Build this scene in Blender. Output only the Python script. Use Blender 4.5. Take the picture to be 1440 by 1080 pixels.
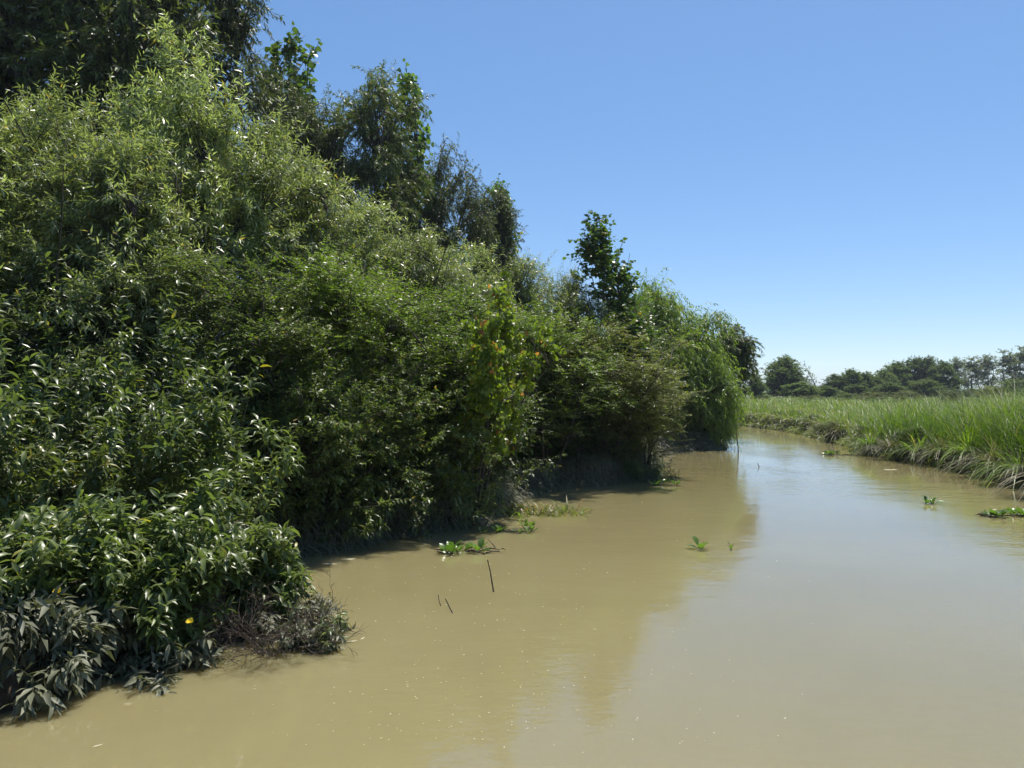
import bpy, math
import numpy as np
from mathutils import Matrix, Vector

for _o in list(bpy.data.objects):
    bpy.data.objects.remove(_o)
scene = bpy.context.scene
col = scene.collection

# ------------------------------------------------------------------ camera
CAM_H = 1.8            # eye height over the water (m)
FPX = 1130.0           # focal length in photo pixels (photo is 1440 px wide)
HORIZON = 548.0        # photo row of the horizon
cam_d = bpy.data.cameras.new('camera')
cam_d.sensor_width = 36.0
cam_d.lens = FPX / 1440.0 * 36.0
cam_d.clip_start = 0.05
cam_d.clip_end = 6000.0
cam = bpy.data.objects.new('camera', cam_d)
col.objects.link(cam)
cam.location = (0, 0, CAM_H)
cam.rotation_euler = (math.radians(90) + math.atan((HORIZON - 540.0) / FPX), 0, 0)
scene.camera = cam

# ------------------------------------------------------------------ sky and sun
SUN_EL, SUN_AZ = math.radians(67), math.radians(28)     # azimuth clockwise from +Y (ahead, to the right)
world = bpy.data.worlds.new('World')
scene.world = world
world.use_nodes = True
wn = world.node_tree
sky = wn.nodes.new('ShaderNodeTexSky')
sky.sky_type = 'NISHITA'
sky.sun_disc = False
sky.sun_elevation = SUN_EL
sky.sun_rotation = SUN_AZ
sky.altitude = 0.0
sky.air_density = 0.65
sky.dust_density = 0.3
sky.ozone_density = 1.0
bg = wn.nodes['Background']
bg.inputs['Strength'].default_value = 0.112
# the photograph's soft tone curve, applied evenly to the whole sky
sg = wn.nodes.new('ShaderNodeGamma')
sg.inputs['Gamma'].default_value = 0.6
sh = wn.nodes.new('ShaderNodeHueSaturation')
sh.inputs['Saturation'].default_value = 1.5
sm = wn.nodes.new('ShaderNodeMix')
sm.data_type = 'RGBA'
sm.blend_type = 'MULTIPLY'
sm.inputs['Factor'].default_value = 1.0
sm.inputs['B'].default_value = (1.66, 1.80, 1.97, 1)
wn.links.new(sky.outputs['Color'], sg.inputs['Color'])
wn.links.new(sg.outputs['Color'], sh.inputs['Color'])
wn.links.new(sh.outputs['Color'], sm.inputs['A'])
wn.links.new(sm.outputs['Result'], bg.inputs['Color'])

sun_d = bpy.data.lights.new('sun', 'SUN')
sun_d.energy = 5.0
sun_d.angle = math.radians(0.53)
sun_d.color = (1.0, 0.95, 0.86)
sun = bpy.data.objects.new('sun', sun_d)
col.objects.link(sun)
SUNV = Vector((math.sin(SUN_AZ) * math.cos(SUN_EL), math.cos(SUN_AZ) * math.cos(SUN_EL), math.sin(SUN_EL)))
sun.rotation_euler = SUNV.to_track_quat('Z', 'Y').to_euler()
sun.location = (0, 0, 60)

vs = scene.view_settings
vs.view_transform = 'Standard'
vs.look = 'None'
vs.exposure = 0.55
vs.gamma = 1.0
vs.use_curve_mapping = False
scene.render.engine = 'CYCLES'
cy = scene.cycles
cy.max_bounces = 6
cy.diffuse_bounces = 2
cy.use_adaptive_sampling = True
cy.adaptive_threshold = 0.02
cy.glossy_bounces = 2
cy.transmission_bounces = 4
cy.transparent_max_bounces = 6
cy.caustics_reflective = False
cy.caustics_refractive = False
cy.sample_clamp_indirect = 4.0
cy.sample_clamp_direct = 4.0
cy.use_denoising = True
try:
    cy.denoiser = 'OPENIMAGEDENOISE'
    cy.denoising_input_passes = 'RGB_ALBEDO_NORMAL'
    cy.denoising_prefilter = 'ACCURATE'
except Exception:
    pass

# ------------------------------------------------------------------ numpy helpers
ZH = np.array([0.0, 0.0, 1.0])


def norm(v):
    return v / np.maximum(np.linalg.norm(v, axis=-1, keepdims=True), 1e-9)


def frame(T):
    """two unit vectors across the unit tangents T"""
    u = np.cross(T, ZH)
    bad = np.linalg.norm(u, axis=-1) < 0.05
    u[bad] = np.cross(T[bad], np.array([1.0, 0.0, 0.0]))
    u = norm(u)
    return u, np.cross(u, T)


def make_mesh(name, V, F, tint=None, smooth=False, mats=None):
    """one mesh of quads from arrays"""
    V = np.asarray(V, dtype=np.float32).reshape(-1, 3)
    F = np.asarray(F, dtype=np.int32).reshape(-1, 4)
    me = bpy.data.meshes.new(name)
    me.vertices.add(len(V))
    me.vertices.foreach_set('co', V.ravel())
    me.loops.add(F.size)
    me.loops.foreach_set('vertex_index', F.ravel())
    me.polygons.add(len(F))
    me.polygons.foreach_set('loop_start', np.arange(0, F.size, 4, dtype=np.int32))
    if smooth:
        me.polygons.foreach_set('use_smooth', np.ones(len(F), dtype=bool))
    if tint is not None:
        a = me.attributes.new('tint', 'FLOAT', 'POINT')
        a.data.foreach_set('value', np.asarray(tint, dtype=np.float32).ravel())
    me.update(calc_edges=True)
    if mats is not None:
        me.materials.append(mats)
    return me


def link(name, data, parent=None, loc=None, kind=None):
    o = bpy.data.objects.new(name, data)
    col.objects.link(o)
    if parent is not None:
        o.parent = parent
    if loc is not None:
        o.location = loc
    if kind:
        o['kind'] = kind
    return o


def tag(o, label, cat, group=None):
    o['label'] = label
    o['category'] = cat
    if group:
        o['group'] = group
    return o


def curves(start, d, length, nseg, trop, wander, rng):
    N = len(start)
    P = np.empty((N, nseg + 1, 3))
    P[:, 0] = start
    d = norm(np.asarray(d, dtype=float))
    trop = np.asarray(trop, dtype=float)
    for i in range(nseg):
        d = norm(d + trop / nseg + rng.normal(0, wander / math.sqrt(nseg), (N, 3)))
        P[:, i + 1] = P[:, i] + d * (length / nseg)[:, None]
    return P


def on_curves(P, idx, t):
    k = P.shape[1] - 1
    x = np.clip(t * k, 0, k - 1e-6)
    i = x.astype(int)
    f = (x - i)[:, None]
    a, b = P[idx, i], P[idx, i + 1]
    return a + (b - a) * f, norm(b - a)


def tubes(P, r0, r1, sides=4):
    N, k1, _ = P.shape
    T = np.gradient(P, axis=1)
    T = norm(T)
    u, v = frame(T.reshape(-1, 3))
    u = u.reshape(N, k1, 3)
    v = v.reshape(N, k1, 3)
    a = np.arange(sides) * 2 * math.pi / sides
    tt = np.linspace(0, 1, k1)
    R = np.asarray(r0)[:, None] * (1 - tt)[None] + np.asarray(r1)[:, None] * tt[None]
    V = P[:, :, None] + R[:, :, None, None] * (u[:, :, None] * np.cos(a)[None, None, :, None] + v[:, :, None] * np.sin(a)[None, None, :, None])
    base = (np.arange(N) * k1 * sides)[:, None, None]
    i = np.arange(k1 - 1)[None, :, None] * sides
    j = np.arange(sides)[None, None, :]
    j2 = (j + 1) % sides
    F = np.stack([base + i + j, base + i + j2, base + i + sides + j2, base + i + sides + j], axis=-1)
    return V.reshape(-1, 3), F.reshape(-1, 4)


# leaf outlines: (along, across, out), quads
RHOMB = (np.array([(0, 0, 0), (.42, .5, .02), (1, 0, -.10), (.42, -.5, .02)], float), np.array([(1, 2, 3, 0)]))
FOLD = (np.array([(0, 0, 0), (.4, .5, .05), (1, 0, -.16), (.4, -.5, .05), (.45, 0, 0)], float), np.array([(1, 2, 4, 0), (3, 0, 4, 2)]))
KITE = (np.array([(0, 0, 0), (.28, .52, .03), (1, 0, -.12), (.28, -.52, .03), (.4, 0, -.02)], float), np.array([(1, 2, 4, 0), (3, 0, 4, 2)]))


def strip_leaf(rows):
    """rows of (along, half width, rib height, side lift)"""
    V, F = [], []
    for (t, w, n, l) in rows:
        V += [(t, w, n + l), (t, 0, n), (t, -w, n + l)]
    for r in range(len(rows) - 1):
        b = r * 3
        F += [(b, b + 3, b + 4, b + 1), (b + 1, b + 4, b + 5, b + 2)]
    return np.array(V, float), np.array(F)


LANCE = strip_leaf([(0, .05, 0, 0), (.3, .48, .05, .05), (.65, .40, .02, .04), (1, .02, -.16, 0)])
SPOON = strip_leaf([(0, .05, 0, 0), (.12, .32, .03, .06), (.4, .5, .05, .10), (.75, .42, .02, .10), (1, .10, -.05, .03)])
def blade_t(rows=4, droop=1.0):
    V, F = [], []
    for r in range(rows):
        t = r / (rows - 1)
        w = .5 * (1 - t ** 2.2) + .02
        V += [(t * (1 - .25 * droop * t * t), w, droop * t * t), (t * (1 - .25 * droop * t * t), -w, droop * t * t)]
    for r in range(rows - 1):
        b = 2 * r
        F.append((b, b + 2, b + 3, b + 1))
    return np.array(V, float), np.array(F)
DELTA = strip_leaf([(0, .10, 0, 0), (.20, .5, .01, .05), (.58, .38, -.03, .04), (1, .01, -.12, 0)])
BLADE3 = blade_t(3)
BLADE4 = blade_t(4)
BLADE6 = blade_t(6)


def stamp(tpl, P, D, Nn, L, W, bend=None):
    """put a leaf outline at every P"""
    T, F = tpl
    D = norm(D)
    S = norm(np.cross(D, Nn))
    Nn = np.cross(S, D)
    n = len(P)
    k = len(T)
    H = L if bend is None else L * bend
    V = P[:, None] + D[:, None] * (T[None, :, 0, None] * L[:, None, None]) + S[:, None] * (T[None, :, 1, None] * W[:, None, None]) \
        + Nn[:, None] * (T[None, :, 2, None] * H[:, None, None])
    FF = (np.arange(n) * k)[:, None, None] + F[None]
    return V.reshape(-1, 3), FF.reshape(-1, 4), k


class Grow:
    """stems > limbs > twigs with leaves on the last level; every level is a dict"""

    def __init__(self, seed, levels, leaf, lean=(0, 0, 0)):
        rng = self.rng = np.random.default_rng(seed)
        self.woodV, self.woodF = [], []
        nv = 0
        P = None
        for li, L in enumerate(levels):
            if P is None:
                n = L['n']
                az = rng.uniform(0, 2 * math.pi) + np.arange(n) * 2 * math.pi / n + rng.normal(0, .35, n)
                an = np.radians(rng.uniform(*L['ang'], n))
                d = np.stack([np.sin(an) * np.cos(az), np.sin(an) * np.sin(az), np.cos(an)], -1) + np.array(lean)
                st = np.stack([np.cos(az), np.sin(az), 0 * az], -1) * L.get('foot', .05)
                st[:, 2] = -.12
                ln = rng.uniform(*L['len'], n)
            elif 'lobes' in L:
                lo = np.array(L['lobes'], float)
                n = L['n']
                pr = lo[:, 3] ** 2
                k = rng.choice(len(lo), n, p=pr / pr.sum())
                dv = norm(rng.normal(0, 1, (n, 3)) + np.array([0, 0, L.get('upper', .35)]))
                rr = rng.uniform(0, 1, n) ** L.get('shell', .3)
                tg = lo[k, :3] + dv * rr[:, None] * np.stack([lo[k, 3], lo[k, 3], lo[k, 4]], -1)
                tg[:, 2] = np.maximum(tg[:, 2], .12)
                S = P.reshape(-1, 3)
                hd = np.hypot(tg[:, None, 0] - S[None, :, 0], tg[:, None, 1] - S[None, :, 1])
                dd = np.linalg.norm(tg[:, None] - S[None], axis=-1)
                cost = dd + 1.6 * np.maximum(0, S[None, :, 2] - (tg[:, None, 2] - L.get('rise', .4) * hd)) + rng.uniform(0, .2, dd.shape)
                st = S[np.argmin(cost, 1)]
                ctl = (st + tg) / 2 + ZH * (L.get('arch', .18) * np.linalg.norm(tg - st, axis=-1))[:, None]
                tt = np.linspace(0, 1, L['seg'] + 1)[None, :, None]
                Pn = st[:, None] * (1 - tt) ** 2 + 2 * ctl[:, None] * tt * (1 - tt) + tg[:, None] * tt ** 2
                Pn[:, 1:] += rng.normal(0, L.get('wander', .03), Pn[:, 1:].shape)
                P = Pn
                r0 = np.full(len(P), L['r'][0]) * rng.uniform(.75, 1.15, len(P))
                V, F = tubes(P, r0, r0 * L['r'][1], L.get('sides', 4))
                self.woodV.append(V)
                self.woodF.append(F + nv)
                nv += len(V)
                continue
            else:
                N = len(P)
                idx = np.repeat(np.arange(N), L['n'])
                t = rng.uniform(0, 1, len(idx)) ** L.get('tp', 1.0)
                t = L['t'][0] + (L['t'][1] - L['t'][0]) * t
                st, T = on_curves(P, idx, t)
                u, v = frame(T)
                if L.get('flat'):
                    ph = np.where(rng.random(len(idx)) < .5, 0, math.pi) + rng.normal(0, .35, len(idx))
                else:
                    ph = rng.uniform(0, 2 * math.pi, len(idx))
                an = np.radians(rng.uniform(*L['ang'], len(idx)))
                d = T * np.cos(an)[:, None] + (u * np.cos(ph)[:, None] + v * np.sin(ph)[:, None]) * np.sin(an)[:, None]
                ln = rng.uniform(*L['len'], len(idx)) * (1 + L.get('taper', 0) * (.5 - t))
            P = curves(st, d, ln, L['seg'], L.get('trop', (0, 0, 0)), L.get('wander', .2), rng)
            if L.get('r'):
                r0 = np.full(len(P), L['r'][0]) * rng.uniform(.75, 1.15, len(P))
                Pd = P if li < len(levels) - 1 or len(P) < 300 else P[:, [0, P.shape[1] // 2, P.shape[1] - 1]] if len(P) < 1300 else P[:, [0, -1]]
                V, F = tubes(Pd, r0, r0 * L['r'][1], L.get('sides', 4))
                self.woodV.append(V)
                self.woodF.append(F + nv)
                nv += len(V)
        self.P = P
        self.leaf = leaf
        N = len(P)
        per = leaf['per']
        idx = np.repeat(np.arange(N), per)
        t = np.tile((np.arange(per) + .5) / per, N) + rng.uniform(-.5, .5, N * per) / per
        t = leaf.get('t0', .05) + (1 - leaf.get('t0', .05)) * np.clip(t, 0, 1)
        pos, T = on_curves(P, idx, t)
        u, v = frame(T)
        M = len(idx)
        if leaf.get('flat'):
            ph = np.where(np.tile(np.arange(per), N) % 2 == 0, 0, math.pi) + rng.normal(0, .25, M)
        else:
            ph = np.tile(np.arange(per) * 2.4, N) + rng.uniform(0, .9, M) + np.repeat(rng.uniform(0, 6.28, N), per)
        an = np.radians(rng.uniform(*leaf['ang'], M))
        D = T * np.cos(an)[:, None] + (u * np.cos(ph)[:, None] + v * np.sin(ph)[:, None]) * np.sin(an)[:, None]
        D = norm(D + np.array([0, 0, -1.0]) * leaf.get('droop', .2))
        Nn = ZH * leaf.get('up', 1.0) + rng.normal(0, leaf.get('mess', .5), (M, 3))
        Lg = rng.uniform(*leaf['len'], M)
        Wd = Lg * rng.uniform(*leaf['asp'], M)
        tint = np.clip(np.repeat(rng.normal(.45, .16, N), per) + rng.normal(0, .12, M), 0, .93)
        if leaf.get('dry'):
            tint = np.where(rng.random(M) < leaf['dry'], rng.uniform(.95, 1, M), tint)
        self.L = dict(P=pos, D=D, N=Nn, L=Lg, W=Wd, tint=tint)

    def wood_mesh(self, name, mat):
        return make_mesh(name, np.concatenate(self.woodV), np.concatenate(self.woodF), smooth=True, mats=mat)

    def leaf_mesh(self, name, mat, keep=None, tpl=None):
        L = self.L
        if keep is not None:
            L = {k: v[keep] for k, v in L.items()}
        V, F, k = stamp(tpl or self.leaf['tpl'], L['P'], L['D'], L['N'], L['L'], L['W'])
        return make_mesh(name, V, F, tint=np.repeat(L['tint'], k), mats=mat)


# ------------------------------------------------------------------ materials
def new_mat(name):
    m = bpy.data.materials.new(name)
    m.use_nodes = True
    nt = m.node_tree
    nt.nodes.clear()
    out = nt.nodes.new('ShaderNodeOutputMaterial')
    return m, nt, out


def leaf_mat(name, dark, light, dry, trans=.33, rough=.38, spec=.5, tglow=(1.35, 1.5, .75), var=.25):
    """tint attribute runs dark green > light green, the last few per cent are dry leaves"""
    m, nt, out = new_mat(name)
    at = nt.nodes.new('ShaderNodeAttribute')
    at.attribute_name = 'tint'
    rp = nt.nodes.new('ShaderNodeValToRGB')
    e = rp.color_ramp.elements
    e[0].position = 0.05
    e[0].color = (*dark, 1)
    e[1].position = 0.90
    e[1].color = (*light, 1)
    x = e.new(0.95)
    x.color = (*dry, 1)
    nt.links.new(at.outputs['Fac'], rp.inputs['Fac'])
    oi = nt.nodes.new('ShaderNodeObjectInfo')
    mr = nt.nodes.new('ShaderNodeMapRange')
    mr.inputs['To Min'].default_value = 1 - var
    mr.inputs['To Max'].default_value = 1 + var
    nt.links.new(oi.outputs['Random'], mr.inputs['Value'])
    hs = nt.nodes.new('ShaderNodeHueSaturation')
    nt.links.new(mr.outputs['Result'], hs.inputs['Value'])
    nt.links.new(rp.outputs['Color'], hs.inputs['Color'])
    pb = nt.nodes.new('ShaderNodeBsdfPrincipled')
    pb.inputs['Roughness'].default_value = rough
    pb.inputs['Specular IOR Level'].default_value = spec
    nt.links.new(hs.outputs['Color'], pb.inputs['Base Color'])
    mx = nt.nodes.new('ShaderNodeMix')
    mx.data_type = 'RGBA'
    mx.blend_type = 'MULTIPLY'
    mx.inputs['Factor'].default_value = 1
    mx.inputs['B'].default_value = (*tglow, 1)
    nt.links.new(hs.outputs['Color'], mx.inputs['A'])
    tr = nt.nodes.new('ShaderNodeBsdfTranslucent')
    nt.links.new(mx.outputs['Result'], tr.inputs['Color'])
    ms = nt.nodes.new('ShaderNodeMixShader')
    ms.inputs['Fac'].default_value = trans
    nt.links.new(pb.outputs['BSDF'], ms.inputs[1])
    nt.links.new(tr.outputs['BSDF'], ms.inputs[2])
    nt.links.new(ms.outputs['Shader'], out.inputs['Surface'])
    return m


def rough_mat(name, c1, c2, scale=8.0, rough=.85, bump=.4, detail=6, spec=.3):
    m, nt, out = new_mat(name)
    tc = nt.nodes.new('ShaderNodeTexCoord')
    nz = nt.nodes.new('ShaderNodeTexNoise')
    nz.inputs['Scale'].default_value = scale
    nz.inputs['Detail'].default_value = detail
    nt.links.new(tc.outputs['Object'], nz.inputs['Vector'])
    rp = nt.nodes.new('ShaderNodeValToRGB')
    rp.color_ramp.elements[0].position = .35
    rp.color_ramp.elements[0].color = (*c1, 1)
    rp.color_ramp.elements[1].position = .68
    rp.color_ramp.elements[1].color = (*c2, 1)
    nt.links.new(nz.outputs['Fac'], rp.inputs['Fac'])
    pb = nt.nodes.new('ShaderNodeBsdfPrincipled')
    pb.inputs['Roughness'].default_value = rough
    pb.inputs['Specular IOR Level'].default_value = spec
    nt.links.new(rp.outputs['Color'], pb.inputs['Base Color'])
    bp = nt.nodes.new('ShaderNodeBump')
    bp.inputs['Strength'].default_value = bump
    bp.inputs['Distance'].default_value = .02
    nt.links.new(nz.outputs['Fac'], bp.inputs['Height'])
    nt.links.new(bp.outputs['Normal'], pb.inputs['Normal'])
    nt.links.new(pb.outputs['BSDF'], out.inputs['Surface'])
    return m


DRY = (.22, .16, .05)
M = {
    'silver': leaf_mat('silver_willow_leaf', (.130, .165, .042), (.345, .378, .210), (.36, .25, .05), trans=.43, rough=.40, spec=.95, tglow=(1.36, 1.52, .66)),
    'darkwillow': leaf_mat('tall_willow_leaf', (.056, .076, .020), (.125, .150, .052), DRY, trans=.40, rough=.48, spec=.55),
    'weeping': leaf_mat('weeping_willow_leaf', (.118, .175, .026), (.240, .310, .062), DRY, trans=.50, rough=.46),
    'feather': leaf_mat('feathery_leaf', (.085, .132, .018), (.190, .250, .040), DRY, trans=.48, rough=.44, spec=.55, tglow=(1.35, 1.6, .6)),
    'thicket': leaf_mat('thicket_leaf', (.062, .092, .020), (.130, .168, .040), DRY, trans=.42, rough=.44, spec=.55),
    'olive': leaf_mat('olive_feathery_leaf', (.095, .118, .022), (.190, .208, .048), (.28, .17, .05), trans=.48, rough=.46),
    'broad': leaf_mat('primrose_leaf', (.070, .100, .028), (.155, .195, .055), (.32, .27, .03), trans=.40, rough=.38, spec=.65),
    'poplar': leaf_mat('poplar_leaf', (.070, .125, .022), (.130, .205, .036), (.30, .22, .03), trans=.46, rough=.33, spec=.6),
    'yellowpoplar': leaf_mat('yellowing_poplar_leaf', (.125, .185, .02), (.26, .31, .035), (.40, .17, .05), trans=.50, rough=.38),
    'far': leaf_mat('far_tree_leaf', (.072, .108, .028), (.135, .175, .050), DRY, trans=.45, rough=.65, spec=.3, var=.25),
    'farpale': leaf_mat('far_poplar_leaf', (.13, .15, .085), (.22, .24, .14), DRY, trans=.40, rough=.6, spec=.3),
    'grass': leaf_mat('reed_grass', (.085, .160, .014), (.195, .280, .030), (.32, .28, .13), trans=.46, rough=.42, spec=.4, tglow=(1.4, 1.55, .6)),
    'drygrass': leaf_mat('dry_grass', (.095, .088, .050), (.22, .19, .11), (.32, .28, .18), trans=.28, rough=.55),
    'greyweed': leaf_mat('silted_weed', (.085, .088, .052), (.205, .198, .130), (.28, .23, .15), trans=.24, rough=.55),
    'silt': leaf_mat('silted_leaf', (.070, .080, .042), (.165, .170, .105), (.22, .19, .12), trans=.24, rough=.55),
    'hyacinth': leaf_mat('floating_leaf', (.062, .125, .018), (.125, .205, .03), (.30, .26, .08), trans=.38, rough=.34, spec=.6),
    'petal': leaf_mat('yellow_petal', (.75, .55, .02), (.80, .60, .03), (.8, .6, .03), trans=.3, rough=.5),
    'litter': leaf_mat('pale_litter', (.42, .38, .25), (.62, .57, .42), (.7, .66, .52), trans=.1, rough=.5),
    'bark': rough_mat('bark', (.030, .024, .018), (.085, .072, .055), 14),
    'palebark': rough_mat('pale_bark', (.10, .09, .075), (.21, .19, .16), 10),
    'twig': rough_mat('dead_twig', (.045, .032, .024), (.12, .092, .075), 20),
    'greentwig': rough_mat('green_stem', (.05, .065, .025), (.10, .10, .045), 20, rough=.6),
}

# ------------------------------------------------------------------ river and ground
LEFT = [(-3.4, -40), (-3.4, 0), (-3.2, 3.6), (-2.8, 4.7), (-2.1, 5.5), (-1.75, 5.9), (-1.9, 6.5), (-2.5, 7.3), (-2.55, 8.4), (-1.65, 9.6),
        (-.85, 10.5), (-.35, 11.3), (-.1, 12.5), (.3, 14.3), (1.8, 15.3), (2.7, 16.2), (3.1, 18), (3.6, 21.6), (4.8, 23.5), (6.35, 24.5),
        (6.6, 26), (5.5, 31), (0, 36), (-15, 42), (-70, 50), (-300, 60)]
RIGHT = [(-300, 72), (-70, 61), (-15, 54), (0, 49.5), (8, 45), (11.6, 40.5), (12.0, 34.5), (10.8, 26), (9.75, 22.2), (10.1, 19), (9.6, 15.5),
         (9.5, 13), (9.9, 5), (10.3, 0), (10.3, -40)]
POLY = np.array(LEFT + RIGHT, float)


def river_dist(x, y):
    """metres outside the river outline (negative over the water)"""
    x = np.atleast_1d(np.asarray(x, float))
    y = np.atleast_1d(np.asarray(y, float))
    d2 = np.full(x.shape, 1e18)
    ins = np.zeros(x.shape, bool)
    n = len(POLY)
    for i in range(n):
        ax, ay = POLY[i]
        bx, by = POLY[(i + 1) % n]
        ex, ey = bx - ax, by - ay
        t = np.clip(((x - ax) * ex + (y - ay) * ey) / (ex * ex + ey * ey), 0, 1)
        d2 = np.minimum(d2, (x - ax - t * ex) ** 2 + (y - ay - t * ey) ** 2)
        c = ((ay > y) != (by > y)) & (x < (bx - ax) * (y - ay) / ((by - ay) if by != ay else 1e-9) + ax)
        ins ^= c
    d = np.sqrt(d2)
    return np.where(ins, -d, d)


def bumps(x, y):
    return (np.sin(x * 1.7 + np.sin(y * 1.3) * 1.4) * np.sin(y * 1.9 + 1.3 * np.sin(x * .9)) * .5 + np.sin(x * 4.1 + y * 2.3) * np.sin(y * 5.3 - x * 1.7) * .25
            + .35 * np.sin(x * .31 + 1.0) * np.sin(y * .27 + .4))


def height(x, y):
    x = np.atleast_1d(np.asarray(x, float))
    y = np.atleast_1d(np.asarray(y, float))
    s = river_dist(x, y) + .10 * np.sin(x * 3.1 + y * 2.2) + .07 * np.sin(y * 6.7 - x * 4.9)
    z = np.interp(s, [-6, -1.5, -.25, .05, .35, 3, 12, 60], [-1.6, -1.1, -.35, 0.02, .42, .62, .70, .6])
    return z + np.clip(s, 0, 1) * .07 * bumps(x, y)


def axis(parts):
    a = [parts[0][0]]
    for (s, e, step) in parts:
        n = max(1, int(round((e - s) / step)))
        a += list(np.linspace(s, e, n + 1)[1:])
    return np.array(a)


xs = axis([(-3000, -400, 260), (-400, -60, 34), (-60, -8, 2.0), (-8, 14, .21), (14, 40, .9), (40, 400, 30), (400, 3000, 260)])
ys = axis([(-400, -40, 40), (-40, 1, 1.6), (1, 30, .21), (30, 62, .5), (62, 140, 5), (140, 500, 40), (500, 3500, 300)])
GX, GY = np.meshgrid(xs, ys)
GZ = height(GX.ravel(), GY.ravel())
nx, ny = len(xs), len(ys)
ii, jj = np.meshgrid(np.arange(nx - 1), np.arange(ny - 1))
q = (jj * nx + ii).ravel()
gm, nt, out = new_mat('bank_soil')
geo = nt.nodes.new('ShaderNodeNewGeometry')
n1 = nt.nodes.new('ShaderNodeTexNoise')
n1.inputs['Scale'].default_value = .6
n1.inputs['Detail'].default_value = 8
n2 = nt.nodes.new('ShaderNodeTexNoise')
n2.inputs['Scale'].default_value = 9
n2.inputs['Detail'].default_value = 8
for n_ in (n1, n2):
    nt.links.new(geo.outputs['Position'], n_.inputs['Vector'])
r1 = nt.nodes.new('ShaderNodeValToRGB')
r1.color_ramp.elements[0].position = .38
r1.color_ramp.elements[0].color = (.055, .085, .018, 1)
r1.color_ramp.elements[1].position = .66
r1.color_ramp.elements[1].color = (.12, .14, .045, 1)
nt.links.new(n1.outputs['Fac'], r1.inputs['Fac'])
r2 = nt.nodes.new('ShaderNodeValToRGB')
r2.color_ramp.elements[0].position = .3
r2.color_ramp.elements[0].color = (.040, .029, .018, 1)
r2.color_ramp.elements[1].position = .75
r2.color_ramp.elements[1].color = (.125, .095, .062, 1)
nt.links.new(n2.outputs['Fac'], r2.inputs['Fac'])
sx = nt.nodes.new('ShaderNodeSeparateXYZ')
nt.links.new(geo.outputs['Position'], sx.inputs['Vector'])
mr = nt.nodes.new('ShaderNodeMapRange')
mr.inputs['From Min'].default_value = .45
mr.inputs['From Max'].default_value = .62
nt.links.new(sx.outputs['Z'], mr.inputs['Value'])
mx = nt.nodes.new('ShaderNodeMix')
mx.data_type = 'RGBA'
nt.links.new(mr.outputs['Result'], mx.inputs['Factor'])
nt.links.new(r2.outputs['Color'], mx.inputs['A'])
nt.links.new(r1.outputs['Color'], mx.inputs['B'])
pb = nt.nodes.new('ShaderNodeBsdfPrincipled')
pb.inputs['Roughness'].default_value = .9
pb.inputs['Specular IOR Level'].default_value = .2
nt.links.new(mx.outputs['Result'], pb.inputs['Base Color'])
bp = nt.nodes.new('ShaderNodeBump')
bp.inputs['Strength'].default_value = .8
bp.inputs['Distance'].default_value = .06
nt.links.new(n2.outputs['Fac'], bp.inputs['Height'])
nt.links.new(bp.outputs['Normal'], pb.inputs['Normal'])
nt.links.new(pb.outputs['BSDF'], out.inputs['Surface'])
ground = link('ground', make_mesh('ground', np.stack([GX.ravel(), GY.ravel(), GZ], -1), np.stack([q, q + 1, q + nx + 1, q + nx], -1), smooth=True, mats=gm), kind='structure')

# muddy water
wm, nt, out = new_mat('muddy_water')
geo = nt.nodes.new('ShaderNodeNewGeometry')
pb = nt.nodes.new('ShaderNodeBsdfPrincipled')
nz = nt.nodes.new('ShaderNodeTexNoise')
nz.inputs['Scale'].default_value = .35
nz.inputs['Detail'].default_value = 5
nz.inputs['Distortion'].default_value = .8
nt.links.new(geo.outputs['Position'], nz.inputs['Vector'])
rp = nt.nodes.new('ShaderNodeValToRGB')
rp.color_ramp.elements[0].position = .3
rp.color_ramp.elements[0].color = (.187, .162, .078, 1)
rp.color_ramp.elements[1].position = .7
rp.color_ramp.elements[1].color = (.210, .182, .092, 1)
nt.links.new(nz.outputs['Fac'], rp.inputs['Fac'])
nt.links.new(rp.outputs['Color'], pb.inputs['Base Color'])
pb.inputs['Roughness'].default_value = .015
pb.inputs['IOR'].default_value = 1.45
pb.subsurface_method = 'BURLEY'            # light spreads in the murky water, so shadows have soft edges
pb.inputs['Subsurface Weight'].default_value = 1.0
pb.inputs['Subsurface Radius'].default_value = (1.0, .8, .4)
pb.inputs['Subsurface Scale'].default_value = .16
prev = None
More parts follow.
